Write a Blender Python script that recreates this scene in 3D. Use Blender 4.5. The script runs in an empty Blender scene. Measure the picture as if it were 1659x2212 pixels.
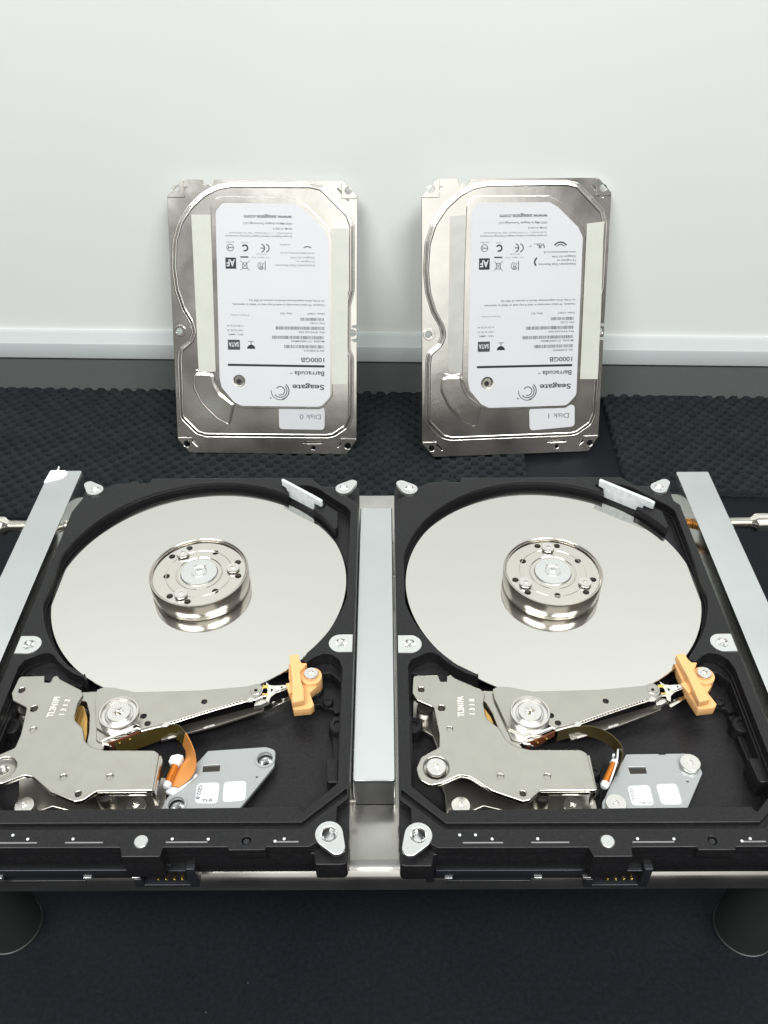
import bpy, bmesh, math, random, mathutils
import mathutils.geometry
from mathutils import Vector, Matrix, noise
random.seed(7)
sc = bpy.context.scene
ZO = 94.5          # height of the drives' upper face above the bench, in millimetres
S = 0.001          # everything is written in millimetres

# ------------------------------------------------------------------ camera
cd = bpy.data.cameras.new('camera'); cam = bpy.data.objects.new('camera', cd)
sc.collection.objects.link(cam); sc.camera = cam
cd.sensor_fit = 'VERTICAL'; cd.sensor_height = 36.0; cd.sensor_width = 27.0
cd.lens = 1899.156/2212*36
cd.clip_start = 0.01; cd.clip_end = 20
rt = Vector((0.99998094, -0.00118304, -0.00606005)); up = Vector((0.00537636, 0.64946055, 0.76037628)); fw = Vector((-0.00303621, 0.76039437, -0.64945453))
M = Matrix.Identity(4)
for i in range(3): M[i][0] = rt[i]; M[i][1] = up[i]; M[i][2] = -fw[i]
M[0][3], M[1][3], M[2][3] = 3.646*S, -254.392*S, (201.717+ZO)*S
cam.matrix_world = M

# ------------------------------------------------------------------ light
w = bpy.data.worlds.new('World'); sc.world = w; w.use_nodes = True
nt = w.node_tree; nt.nodes.clear()
tc = nt.nodes.new('ShaderNodeTexCoord'); sx = nt.nodes.new('ShaderNodeSeparateXYZ')
nt.links.new(tc.outputs['Generated'], sx.inputs[0])
cr = nt.nodes.new('ShaderNodeValToRGB'); mr = nt.nodes.new('ShaderNodeMapRange')
mr.inputs['From Min'].default_value = -1; mr.inputs['From Max'].default_value = 1
nt.links.new(sx.outputs['Z'], mr.inputs['Value']); nt.links.new(mr.outputs[0], cr.inputs[0])
e = cr.color_ramp.elements
e[0].position = 0.45; e[0].color = (0.02, 0.02, 0.024, 1)
e[1].position = 1.0; e[1].color = (0.62, 0.64, 0.64, 1)
x = e.new(0.55); x.color = (0.10, 0.095, 0.09, 1)
x = e.new(0.80); x.color = (0.16, 0.155, 0.15, 1)
bg = nt.nodes.new('ShaderNodeBackground'); bg.inputs[1].default_value = 0.9
wo = nt.nodes.new('ShaderNodeOutputWorld')
nt.links.new(cr.outputs[0], bg.inputs[0]); nt.links.new(bg.outputs[0], wo.inputs[0])

def area(name, loc, target, sx_, sy_, power, col=(1, 1, 1)):
    l = bpy.data.lights.new(name, 'AREA'); l.shape = 'RECTANGLE'; l.size = sx_; l.size_y = sy_
    l.energy = power; l.color = col
    o = bpy.data.objects.new(name, l); sc.collection.objects.link(o)
    o.location = loc; d = Vector(target)-Vector(loc); o.rotation_euler = d.to_track_quat('-Z', 'Y').to_euler()
    return o
area('cabinet_lamp', (-0.55, -0.72, 1.42), (-0.1, 0.20, 0.16), 0.8, 0.40, 20.0, (1.0, 0.995, 0.98))
area('cabinet_lamp', (0.55, -0.72, 1.42), (0.1, 0.20, 0.16), 0.8, 0.40, 20.0, (1.0, 0.995, 0.98))
area('cover_reflection_panel', (0.15, -0.82, 0.62), (0.03, 0.15, 0.07), 0.66, 0.56, 1.2, (1.0, 0.99, 0.95))  # added light panel behind the camera, for bright reflections in the leaning covers
sc.view_settings.view_transform = 'Standard'; sc.view_settings.look = 'None'
sc.view_settings.exposure = 0.0; sc.view_settings.gamma = 1; sc.view_settings.use_curve_mapping = False
sc.render.resolution_x = 768; sc.render.resolution_y = 1024
sc.render.engine = 'CYCLES'

# ------------------------------------------------------------------ materials
def mat(name, col, rough=0.5, metal=0.0, spec=0.5, bump=0.0, bscale=300., rvar=0.0, rscale=60., cvar=0.0, cscale=40., stretch=None, coat=0.0, dist=0.0002, specks=0, sscale=90., ssize=0.03):
    m = bpy.data.materials.new(name); m.use_nodes = True
    t = m.node_tree; b = t.nodes['Principled BSDF']
    b.inputs['Base Color'].default_value = (*col, 1); b.inputs['Roughness'].default_value = rough
    b.inputs['Metallic'].default_value = metal; b.inputs['Specular IOR Level'].default_value = spec
    b.inputs['Coat Weight'].default_value = coat
    co = t.nodes.new('ShaderNodeTexCoord'); mp = t.nodes.new('ShaderNodeMapping')
    if stretch: mp.inputs['Scale'].default_value = stretch
    t.links.new(co.outputs['Object'], mp.inputs[0])
    def nz(scale, det=4):
        n = t.nodes.new('ShaderNodeTexNoise'); n.inputs['Scale'].default_value = scale; n.inputs['Detail'].default_value = det
        t.links.new(mp.outputs[0], n.inputs['Vector']); return n
    if bump:
        n = nz(bscale); bp = t.nodes.new('ShaderNodeBump'); bp.inputs['Strength'].default_value = bump; bp.inputs['Distance'].default_value = dist
        t.links.new(n.outputs[0], bp.inputs['Height']); t.links.new(bp.outputs[0], b.inputs['Normal'])
    if rvar:
        n = nz(rscale); r = t.nodes.new('ShaderNodeMapRange')
        r.inputs['From Min'].default_value = 0.3; r.inputs['From Max'].default_value = 0.7
        r.inputs['To Min'].default_value = max(0.01, rough-rvar); r.inputs['To Max'].default_value = rough+rvar
        t.links.new(n.outputs[0], r.inputs[0]); t.links.new(r.outputs[0], b.inputs['Roughness'])
    if cvar:
        n = nz(cscale); r = t.nodes.new('ShaderNodeMapRange')
        r.inputs['From Min'].default_value = 0.3; r.inputs['From Max'].default_value = 0.7
        r.inputs['To Min'].default_value = 1-cvar; r.inputs['To Max'].default_value = 1+cvar
        h = t.nodes.new('ShaderNodeHueSaturation'); h.inputs['Color'].default_value = (*col, 1)
        t.links.new(n.outputs[0], r.inputs[0]); t.links.new(r.outputs[0], h.inputs['Value']); t.links.new(h.outputs[0], b.inputs['Base Color'])
    if specks:
        vo = t.nodes.new('ShaderNodeTexVoronoi'); vo.inputs['Scale'].default_value = sscale; t.links.new(co.outputs['Object'], vo.inputs['Vector'])
        sp = t.nodes.new('ShaderNodeSeparateColor'); t.links.new(vo.outputs['Color'], sp.inputs[0])
        th = t.nodes.new('ShaderNodeMath'); th.operation = 'MULTIPLY'; th.inputs[1].default_value = ssize; t.links.new(sp.outputs[0], th.inputs[0])
        lt = t.nodes.new('ShaderNodeMath'); lt.operation = 'LESS_THAN'; t.links.new(vo.outputs['Distance'], lt.inputs[0]); t.links.new(th.outputs[0], lt.inputs[1])
        mu = t.nodes.new('ShaderNodeMath'); mu.operation = 'MULTIPLY'; mu.inputs[1].default_value = specks; t.links.new(lt.outputs[0], mu.inputs[0])
        mx = t.nodes.new('ShaderNodeMix'); mx.data_type = 'RGBA'; mx.inputs['B'].default_value = (0.5, 0.5, 0.48, 1) if sum(col) < 1 else (0.12, 0.12, 0.12, 1)
        t.links.new(mu.outputs[0], mx.inputs['Factor'])
        if cvar: t.links.new(h.outputs[0], mx.inputs['A'])
        else: mx.inputs['A'].default_value = (*col, 1)
        t.links.new(mx.outputs['Result'], b.inputs['Base Color'])
    return m
MT = {
 'cast': mat('black_cast_coating', (0.0098, 0.0096, 0.0108), 0.40, 0, 0.34, bump=0.35, bscale=1500, rvar=0.07, cvar=0.4, cscale=1100, dist=0.00005, specks=0.35, sscale=110, ssize=0.035),
 'cast_edge': mat('worn_cast_edge', (0.25, 0.25, 0.25), 0.4, 0.3),
 'platter': mat('platter_mirror', (0.68, 0.67, 0.635), 0.045, 1.0, rvar=0.012, rscale=35),
 'hub': mat('turned_steel', (0.68, 0.66, 0.61), 0.14, 1.0, bump=0.05, bscale=900, dist=0.00003),
 'hubside': mat('polished_steel_band', (0.52, 0.49, 0.44), 0.2, 1.0),
 'alu': mat('milled_aluminium', (0.76, 0.77, 0.77), 0.34, 1.0, bump=0.15, bscale=700, dist=0.00004, rvar=0.08),
 'nickel': mat('nickel_plated_steel', (0.47, 0.46, 0.42), 0.24, 1.0, bump=0.08, bscale=2200, dist=0.00003, rvar=0.03, rscale=250, cvar=0.03, cscale=150),
 'dull': mat('dull_nickel', (0.45, 0.43, 0.39), 0.33, 1.0, bump=0.3, bscale=1800, dist=0.00005),
 'screw': mat('screw_steel', (0.74, 0.73, 0.70), 0.28, 1.0, bump=0.05, bscale=1500, dist=0.00003),
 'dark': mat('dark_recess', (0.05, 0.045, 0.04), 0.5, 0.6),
 'hole': mat('hole_black', (0.012, 0.012, 0.012), 0.7),
 'chrome': mat('thread_steel', (0.8, 0.78, 0.72), 0.16, 1.0),
 'rust': mat('brassy_thread', (0.55, 0.33, 0.12), 0.35, 0.8, cvar=0.4, cscale=500),
 'filter': mat('filter_felt', (0.60, 0.635, 0.65), 0.85, 0, 0.2, bump=0.8, bscale=700, cvar=0.12, cscale=500, dist=0.0002),
 'rail': mat('ground_steel_rail', (0.65, 0.67, 0.68), 0.15, 1.0, 0.5, bump=0.10, bscale=320, rvar=0.06, rscale=70, cvar=0.06, cscale=35, dist=0.00008, specks=0.35, sscale=48, ssize=0.035),
 'plate': mat('stainless_plate', (0.52, 0.51, 0.48), 0.22, 1.0, rvar=0.07, rscale=60, cvar=0.12, cscale=70, bump=0.05, bscale=200),
 'leg': mat('black_leg', (0.022, 0.025, 0.025), 0.4),
 'orange': mat('orange_plastic', (0.73, 0.42, 0.175), 0.42, 0, 0.4),
 'kapton': mat('kapton_film', (0.62, 0.26, 0.07), 0.22, 0.25, 0.6),
 'kapdark': mat('dark_film', (0.06, 0.045, 0.012), 0.2, 0.2, 0.6),
 'copper': mat('copper_coil', (0.66, 0.40, 0.12), 0.32, 0.8, bump=0.6, bscale=60, stretch=(30, 1, 1), dist=0.0002),
 'wound': mat('wound_wire', (0.62, 0.22, 0.03), 0.3, 0.4),
 'brown': mat('brown_strip', (0.16, 0.045, 0.02), 0.25, 0.2),
 'gold': mat('gold_pad', (0.95, 0.68, 0.2), 0.25, 1.0),
 'board': mat('grey_connector_plate', (0.42, 0.435, 0.44), 0.32, 0.6, bump=0.05, bscale=900, cvar=0.03, dist=0.00005),
 'paper': mat('label_paper', (0.60, 0.61, 0.635), 0.42, 0, 0.35, cvar=0.012, cscale=30),
 'paper2': mat('sticker_paper', (0.52, 0.53, 0.545), 0.5, 0, 0.3),
 'tape': mat('yellowed_tape', (0.55, 0.565, 0.51), 0.38, 0, 0.4, cvar=0.03, cscale=120, bump=0.3, bscale=220, dist=0.0004),
 'cleartape': mat('clear_tape', (0.55, 0.56, 0.52), 0.3, 0.4, 0.5, cvar=0.07, cscale=90, bump=0.4, bscale=120, dist=0.0004),
 'ink': mat('black_ink', (0.012, 0.012, 0.014), 0.5),
 'inkg': mat('grey_ink', (0.045, 0.045, 0.05), 0.6),
 'inkl': mat('pale_ink', (0.18, 0.18, 0.19), 0.6),
 'inkm': mat('etched_mark', (0.33, 0.34, 0.34), 0.5, 0.3),
 'cover': mat('stamped_steel_cover', (0.86, 0.845, 0.80), 0.21, 1.0, rvar=0.04, rscale=45, cvar=0.05, cscale=60, bump=0.3, bscale=38, dist=0.0006),
 'plastic': mat('black_plastic', (0.012, 0.013, 0.016), 0.38),
 'white_plastic': mat('white_plastic_wall', (0.80, 0.83, 0.81), 0.5, 0, 0.3, cvar=0.012, cscale=9, bump=0.05, bscale=400),
 'ledge': mat('pale_ledge', (0.49, 0.53, 0.53), 0.8, 0, 0.1),
 'gray': mat('grey_skirting', (0.125, 0.133, 0.131), 0.6, 0, 0.2, cvar=0.03, cscale=400),
 'table': mat('black_bench', (0.004, 0.0048, 0.0075), 0.6, 0, 0.18, cvar=0.45, cscale=700, bump=0.4, bscale=900, dist=0.0001, specks=0.12, sscale=75, ssize=0.018, rvar=0.1, rscale=12),
 'foam': mat('black_foam', (0.011, 0.014, 0.0155), 0.85, 0, 0.22, cvar=0.25, cscale=120, bump=0.3, bscale=2500, dist=0.0001),
 'end_reflection': mat('painted_dark_reflection', (0.012, 0.014, 0.018), 0.12, 0, 0.5, rvar=0.05, rscale=90, specks=0.4, sscale=220, ssize=0.1),  # dark reflection on the rail's steel end, put into the colour
 'glue': mat('white_paint_drip', (0.85, 0.86, 0.85), 0.4),
 'white': mat('white_insulator', (0.75, 0.77, 0.80), 0.35),
 'stamp': mat('stamped_bright', (0.95, 0.94, 0.90), 0.45, 0.7),
}

# ------------------------------------------------------------------ mesh helpers
def rp(pts, r=1.0, n=5):
    """round the corners of a closed outline; a point may carry its own radius"""
    out = []; N = len(pts)
    for i in range(N):
        p = Vector(pts[i][:2]); a = Vector(pts[i-1][:2]); b = Vector(pts[(i+1) % N][:2])
        rr = pts[i][2] if len(pts[i]) > 2 else r
        u = (a-p); v = (b-p); lu, lv = u.length, v.length
        if rr <= 0 or lu < 1e-6 or lv < 1e-6: out.append((p.x, p.y)); continue
        u /= lu; v /= lv; ang = u.angle(v, math.pi)
        if ang > 3.0 or ang < 0.05: out.append((p.x, p.y)); continue
        d = min(rr/math.tan(ang/2), lu*0.48, lv*0.48)
        A = p+u*d; B = p+v*d
        for k in range(n+1):
            t = k/n; q = A*(1-t)**2+p*2*t*(1-t)+B*t*t; out.append((q.x, q.y))
    return out
def circ(cx, cy, r, n=40): return [(cx+r*math.cos(2*math.pi*k/n), cy+r*math.sin(2*math.pi*k/n)) for k in range(n)]
def box_pts(x0, y0, x1, y1): return [(x0, y0), (x1, y0), (x1, y1), (x0, y1)]
def star(cx, cy, r, n=6, k=0.62, rot=0.3): return [(cx+(r if i % 2 == 0 else r*k)*math.cos(rot+math.pi*i/n), cy+(r if i % 2 == 0 else r*k)*math.sin(rot+math.pi*i/n)) for i in range(2*n)]
def hull2(c1, r1, c2, r2, n=16):
    d = Vector(c2)-Vector(c1); L = d.length; a = math.atan2(d.y, d.x); b = math.acos((r1-r2)/L)
    P = []
    for k in range(n+1):
        t = a+b+(2*math.pi-2*b)*k/n; P.append((c1[0]+r1*math.cos(t), c1[1]+r1*math.sin(t)))
    for k in range(n+1):
        t = a-b+2*b*k/n; P.append((c2[0]+r2*math.cos(t), c2[1]+r2*math.sin(t)))
    return P
def arc(cx, cy, r, a0, a1, n=24): return [(cx+r*math.cos(math.radians(a0+(a1-a0)*k/n)), cy+r*math.sin(math.radians(a0+(a1-a0)*k/n))) for k in range(n+1)]
def cat(pts, n=6):
    """smooth open path through points"""
    P = [Vector(p) for p in pts]; out = []
    for i in range(len(P)-1):
        p0 = P[max(i-1, 0)]; p1 = P[i]; p2 = P[i+1]; p3 = P[min(i+2, len(P)-1)]
        for k in range(n):
            t = k/n; out.append(0.5*((2*p1)+(p2-p0)*t+(2*p0-5*p1+4*p2-p3)*t*t+(3*p1-p0-3*p2+p3)*t**3))
    out.append(P[-1]); return out

class MB:
    def __init__(s): s.bm = bmesh.new(); s.mats = []; s.cap = s.bm.faces.layers.int.new('cap')
    def mi(s, m):
        if m not in s.mats: s.mats.append(m)
        return s.mats.index(m)
    def _add(s, me, m, mtx=None):
        i = s.mi(m); n0 = len(s.bm.faces)
        if mtx: me.transform(mtx)
        s.bm.from_mesh(me); s.bm.faces.ensure_lookup_table()
        for f in s.bm.faces[n0:]: f.material_index = i
        bpy.data.meshes.remove(me)
    def _curve(s, cu, m, mtx):
        o = bpy.data.objects.new('tmp', cu); me = bpy.data.meshes.new_from_object(o)
        bpy.data.objects.remove(o); bpy.data.curves.remove(cu)
        b = bmesh.new(); b.from_mesh(me); bmesh.ops.remove_doubles(b, verts=b.verts, dist=1e-4); b.to_mesh(me); b.free()
        s._add(me, m, mtx)
    def plate(s, loops, z0, z1, m, bevel=0.0, mtx=None, seg=2):
        """solid slab between z0 and z1 bounded by the loops (even-odd), edges rounded by bevel"""
        i = s.mi(m); bevel = min(bevel, (z1-z0)*0.49); T = mtx or Matrix.Identity(4)
        LL = []
        for L in loops:
            o = []
            for p in L:
                if not o or math.hypot(p[0]-o[-1][0], p[1]-o[-1][1]) > 0.004: o.append((p[0], p[1]))
            if len(o) > 1 and math.hypot(o[0][0]-o[-1][0], o[0][1]-o[-1][1]) <= 0.004: o.pop()
            if len(o) > 2: LL.append(o)
        def inside(p, L):
            c = False; j = len(L)-1
            for k in range(len(L)):
                if (L[k][1] > p[1]) != (L[j][1] > p[1]) and p[0] < (L[j][0]-L[k][0])*(p[1]-L[k][1])/(L[j][1]-L[k][1])+L[k][0]: c = not c
                j = k
            return c
        rings = []; ks = [0.0] if bevel <= 0 else [k/seg for k in range(seg+1)]
        for n_, L in enumerate(LL):
            ar = sum(L[k-1][0]*L[k][1]-L[k][0]*L[k-1][1] for k in range(len(L)))
            dep = sum(inside(L[0], Q) for q_, Q in enumerate(LL) if q_ != n_)
            if (ar > 0) != (dep % 2 == 0): L = L[::-1]
            N = len(L); nr = []
            for k in range(N):
                p, a_, c_ = L[k], L[k-1], L[(k+1) % N]
                d1 = Vector((p[0]-a_[0], p[1]-a_[1])).normalized(); d2 = Vector((c_[0]-p[0], c_[1]-p[1])).normalized()
                n1 = Vector((-d1.y, d1.x)); n2 = Vector((-d2.y, d2.x)); q = n1+n2
                if q.length < 0.2: q = n1
                else: q = q.normalized()*min(1.6, 1/max(0.3, q.normalized().dot(n1)))
                nr.append(q)
            col = []
            if bevel <= 0: lv = [(0, z0), (0, z1)]
            else:
                h = [(bevel*(1-math.cos(math.pi/2*t)), z1-bevel*(1-math.sin(math.pi/2*t))) for t in ks]
                lv = [(o_, z0+(z1-z_)) for o_, z_ in h][::-1]+h
            for off, z in lv: col.append([s.bm.verts.new(T @ Vector((L[k][0]+nr[k].x*off, L[k][1]+nr[k].y*off, z))) for k in range(N)])
            for ra, rb in zip(col, col[1:]):
                for k in range(N):
                    f = s.bm.faces.new([ra[k], ra[(k+1) % N], rb[(k+1) % N], rb[k]]); f.material_index = i
            rings.append((L, nr, col, lv))
        for side in (0, -1):
            vin = []; ed = []; bv = []
            for L, nr, col, lv in rings:
                o0 = len(vin); off, z = lv[side]
                for k in range(len(L)): vin.append(Vector((L[k][0]+nr[k].x*off, L[k][1]+nr[k].y*off))); bv.append(col[side][k])
                ed += [(o0+k, o0+(k+1) % len(L)) for k in range(len(L))]
            offl = [[(L[k][0]+nr[k].x*lv[side][0], L[k][1]+nr[k].y*lv[side][0]) for k in range(len(L))] for L, nr, col, lv in rings]
            vo, eo, fo, ov, oe, of = mathutils.geometry.delaunay_2d_cdt(vin, ed, [], 0, 1e-5)
            mp = []
            for j, v in enumerate(vo):
                if len(ov[j]): mp.append(bv[ov[j][0]])
                else: mp.append(s.bm.verts.new(T @ Vector((v.x, v.y, z))))
            for f_ in fo:
                cg = (sum(vo[j].x for j in f_)/len(f_), sum(vo[j].y for j in f_)/len(f_))
                if sum(inside(cg, Q) for Q in offl) % 2 == 0: continue
                vs = [mp[j] for j in f_]
                if len(set(vs)) == len(vs):
                    try: f = s.bm.faces.new(vs); f.material_index = i; f[s.cap] = 1
                    except ValueError: pass
        return s
    def text(s, body, w, h, m, mtx, bold=0.0, depth=0.0, spacing=1.0):
        """text fitted to a width w (or free when None) and cap height h, baseline start at the origin of mtx"""
        cu = bpy.data.curves.new('tmp', 'FONT'); cu.body = body; cu.size = h/0.70; cu.offset = (bold*0.7+0.012)*h; cu.extrude = depth; cu.resolution_u = 3
        cu.space_character = spacing
        o = bpy.data.objects.new('tmp', cu); me = bpy.data.meshes.new_from_object(o)
        bpy.data.objects.remove(o); bpy.data.curves.remove(cu)
        if w and len(me.vertices):
            x1 = max(v.co.x for v in me.vertices); x0 = min(v.co.x for v in me.vertices)
            me.transform(Matrix.Diagonal((w/(x1-x0), 1, 1, 1)) @ Matrix.Translation((-x0, 0, 0)))
        s._add(me, m, mtx); return s
    def lathe(s, prof, m, c=(0, 0), n=48, mtx=None, closed=False):
        i = s.mi(m); rings = []
        T = mtx or Matrix.Identity(4)
        for r, z in prof:
            if r < 1e-6: rings.append([s.bm.verts.new(T @ Vector((c[0], c[1], z)))])
            else: rings.append([s.bm.verts.new(T @ Vector((c[0]+r*math.cos(2*math.pi*k/n), c[1]+r*math.sin(2*math.pi*k/n), z))) for k in range(n)])
        for a, b in zip(rings, rings[1:]):
            for k in range(n):
                q = [a[k % len(a)], a[(k+1) % len(a)], b[(k+1) % len(b)], b[k % len(b)]]
                u = []
                for v in q:
                    if v not in u: u.append(v)
                if len(u) > 2:
                    f = s.bm.faces.new(u); f.material_index = i
        return s
    def box(s, x0, y0, z0, x1, y1, z1, m, bevel=0.0, mtx=None):
        return s.plate([rp(box_pts(x0, y0, x1, y1), bevel, 2) if bevel else box_pts(x0, y0, x1, y1)], z0, z1, m, bevel=bevel*0.6, mtx=mtx)
    def tube(s, path, r, m, n=10, closed=False, flat=1.0):
        i = s.mi(m); P = [Vector(p) for p in path]; rings = []; N = len(P)
        for k, p in enumerate(P):
            a = P[k-1] if (k or closed) else p; b = P[(k+1) % N] if (k < N-1 or closed) else p
            d = (b-a).normalized(); sd = d.cross(Vector((0, 0, 1)))
            sd = sd.normalized() if sd.length > 1e-4 else Vector((1, 0, 0)); u = sd.cross(d)
            rings.append([s.bm.verts.new(p+sd*r*math.cos(2*math.pi*j/n)+u*r*flat*math.sin(2*math.pi*j/n)) for j in range(n)])
        for k in range(N if closed else N-1):
            a, b = rings[k], rings[(k+1) % N]
            for j in range(n):
                f = s.bm.faces.new([a[j], a[(j+1) % n], b[(j+1) % n], b[j]]); f.material_index = i
        if not closed:
            for rg in (rings[0], rings[-1]):
                f = s.bm.faces.new(rg); f.material_index = i
        return s
    def ribbon(s, top, bot, m, th=0.12):
        i = s.mi(m); T = cat(top, 8); B = cat(bot, 8); n = min(len(T), len(B)); V = []
        for k in range(n):
            d = (T[min(k+1, n-1)]-T[max(k-1, 0)]); e_ = (B[k]-T[k]); nn = d.cross(e_).normalized()*th/2
            V.append([s.bm.verts.new(q) for q in (T[k]+nn, B[k]+nn, B[k]-nn, T[k]-nn)])
        for k in range(n-1):
            for j in range(4):
                f = s.bm.faces.new([V[k][j], V[k][(j+1) % 4], V[k+1][(j+1) % 4], V[k+1][j]]); f.material_index = i
        for q in (V[0], V[-1]):
            f = s.bm.faces.new(q); f.material_index = i
        return s
    def build(s, name, parent=None, angle=32, smooth=True, loc=None, **kw):
        me = bpy.data.meshes.new(name)
        bmesh.ops.scale(s.bm, vec=(S, S, S), verts=s.bm.verts)
        bmesh.ops.recalc_face_normals(s.bm, faces=s.bm.faces)
        for e_ in s.bm.edges:
            lf = e_.link_faces
            if len(lf) == 2 and smooth: e_.smooth = lf[0][s.cap] == lf[1][s.cap] and lf[0].normal.angle(lf[1].normal, 0) < math.radians(angle)
        s.bm.faces.layers.int.remove(s.cap)
        s.bm.to_mesh(me); s.bm.free()
        for m in s.mats: me.materials.append(MT[m])
        if smooth:
            me.polygons.foreach_set('use_smooth', [True]*len(me.polygons))
        o = bpy.data.objects.new(name, me); sc.collection.objects.link(o)
        if parent: o.parent = parent
        for k, v in kw.items(): o[k] = v
        return o
def thing(name, label, cat_, loc=(0, 0, 0), group=None):
    o = bpy.data.objects.new(name, None); sc.collection.objects.link(o); o.empty_display_size = 0.01
    o.location = Vector(loc)*S; o['label'] = label; o['category'] = cat_
    if group: o['group'] = group
    return o
def copy_tree(o, parent):
    c = o.copy(); sc.collection.objects.link(c); c.parent = parent
    for ch in list(o.children): copy_tree(ch, c)
    return c

# ------------------------------------------------------------------ bench, wall
b = MB(); i = b.mi('table')
q = [b.bm.verts.new(v) for v in ((-900, -900, 0), (900, -900, 0), (900, 260, 0), (-900, 260, 0))]; b.bm.faces.new(q)
o = b.build('table', smooth=False, kind='structure')
wall_m = Matrix.Translation((0, 202.6, 0)) @ Matrix.Rotation(math.radians(-1.95), 4, 'Z')
def sweep(prof, m, name):
    b = MB(); k = b.mi(m)
    for (a, c) in zip(prof, prof[1:]):
        vs = [b.bm.verts.new(wall_m @ Vector(v)) for v in ((-700, a[0], a[1]), (700, a[0], a[1]), (700, c[0], c[1]), (-700, c[0], c[1]))]
        b.bm.faces.new(vs)
    bmesh.ops.remove_doubles(b.bm, verts=b.bm.verts, dist=1e-4)
    return b.build(name, kind='structure')
Z = lambda z: z+ZO
sweep([(0, -6), (0, Z(-70.0)), (6, Z(-70.0))], 'gray', 'skirting_strip')
sweep([(5, Z(-70.3)), (-0.6, Z(-70.3)), (-1.1, Z(-70.0)), (-1.2, Z(-69.4)), (-1.0, Z(-61.0)), (-0.8, Z(-60.4)), (-0.3, Z(-60.0)), (1.9, Z(-54.6)), (2.6, Z(-54.0)), (5.4, Z(-53.9))], 'ledge', 'wall_ledge')
sweep([(4.6, Z(-56)), (4.6, Z(700))], 'white_plastic', 'wall')

# ------------------------------------------------------------------ foam mats
def foam(poly, ang, pitch, pit, bump, label):
    xs = [p[0] for p in poly]; ys = [p[1] for p in poly]
    b = MB(); st = 0.62; i = b.mi('foam')
    def inside(x, y):
        # poly = left edge x(y), right edge x(y), near y(x), far y(x)
        return True
    (x0n, x0f), (x1n, x1f), (y0l, y0r), (y1l, y1r) = poly
    nx = int((max(x1n, x1f)-min(x0n, x0f))/st); ny = int((max(y1l, y1r)-min(y0l, y0r))/st)
    V = []
    ca, sa = math.cos(ang), math.sin(ang)
    for jy in range(ny+1):
        row = []
        for jx in range(nx+1):
            s_ = jx/nx; t = jy/ny
            y = (y0l*(1-s_)+y0r*s_)*(1-t)+(y1l*(1-s_)+y1r*s_)*t
            x = (x0n*(1-t)+x0f*t)*(1-s_)+(x1n*(1-t)+x1f*t)*s_
            u = (x*ca+y*sa); v = (-x*sa+y*ca)
            u += 0.5*noise.noise(Vector((x*0.05, y*0.05, 3))); v += 0.5*noise.noise(Vector((x*0.05, y*0.05, 9)))
            c = math.cos(2*math.pi*u/pitch)*math.cos(2*math.pi*v/pitch)
            var = 1+0.35*noise.noise(Vector((x*0.22, y*0.22, 1)))
            h = -pit*min(1.0, max(0, 4.0*(c-0.14))) + bump*var*max(0, -c)
            h += 0.15*noise.noise(Vector((x*0.6, y*0.6, 4)))
            if jx in (0, nx) or jy in (0, ny): h = -3.3
            elif jx in (1, nx-1) or jy in (1, ny-1): h -= 1.0
            row.append(b.bm.verts.new((x, y, 3.5+h)))
        V.append(row)
    for jy in range(ny):
        for jx in range(nx):
            if 2 < jx < nx-3 and 2 < jy < ny-3 and max(V[jy+q_][jx+r_].co.z for q_ in (0, 1) for r_ in (0, 1)) < 0.7: continue      # the dimples run right through
            b.bm.faces.new([V[jy][jx], V[jy][jx+1], V[jy+1][jx+1], V[jy+1][jx]])
    o = b.build('foam_mat', angle=180); o['label'] = label; o['category'] = 'foam mat'; o['group'] = 'black foam mats on the bench'
    return o
foam(((-265, -265), (79, 84), (87, 96), (211.4, 199.6)), math.radians(-3.5), 8.0, 3.2, 0.3, 'wide black dimpled foam mat, under both leaning silver covers, left of the bare strip')
foam(((131, 134), (275, 275), (106, 98), (197.8, 193.2)), math.radians(1.0), 7.75, 3.2, 0.5, 'black dimpled foam mat to the right of the bare strip, behind the right rail')

# ------------------------------------------------------------------ screws and small parts
def screw(parent, x, y, ztop, r=2.3, h=0.9, rec=0.78, name='screw', m='screw', rot=0.3):
    b = MB(); b.plate([circ(x, y, r, 36), star(x, y, rec, 6, 0.6, rot)], ztop-h, ztop, m, bevel=0.14)
    b.lathe([(0, ztop-h*0.75), (rec*1.15, ztop-h*0.75)], 'chrome', (x, y), 12)
    b.lathe([(r*0.55, ztop-h+0.02), (r*0.55, ztop-h-1.2)], 'dull', (x, y), 20)
    return b.build(name, parent)
def thread_hole(b, x, y, r, z0, depth, m='alu'):
    prof = [(r, z0)]; z = z0; k = 0
    while z > z0-depth:
        z -= 0.28; k += 1; prof.append((r*(0.82 if k % 2 else 0.98), z))
    prof.append((0, z)); b.lathe(prof, m, (x, y), 20)
def pad(parent, outline, hx, hy, z, r=1.35):
    b = MB(); b.plate([outline, circ(hx, hy, r*1.28, 24)], z-1.2, z, 'alu', bevel=0.12)
    b.lathe([(r*1.30, z-0.02), (r*1.05, z-0.55), (r, z-0.6)], 'alu', (hx, hy), 24)
    thread_hole(b, hx, hy, r, z-0.6, 1.1)
    return b.build('mounting_pad', parent)

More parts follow.
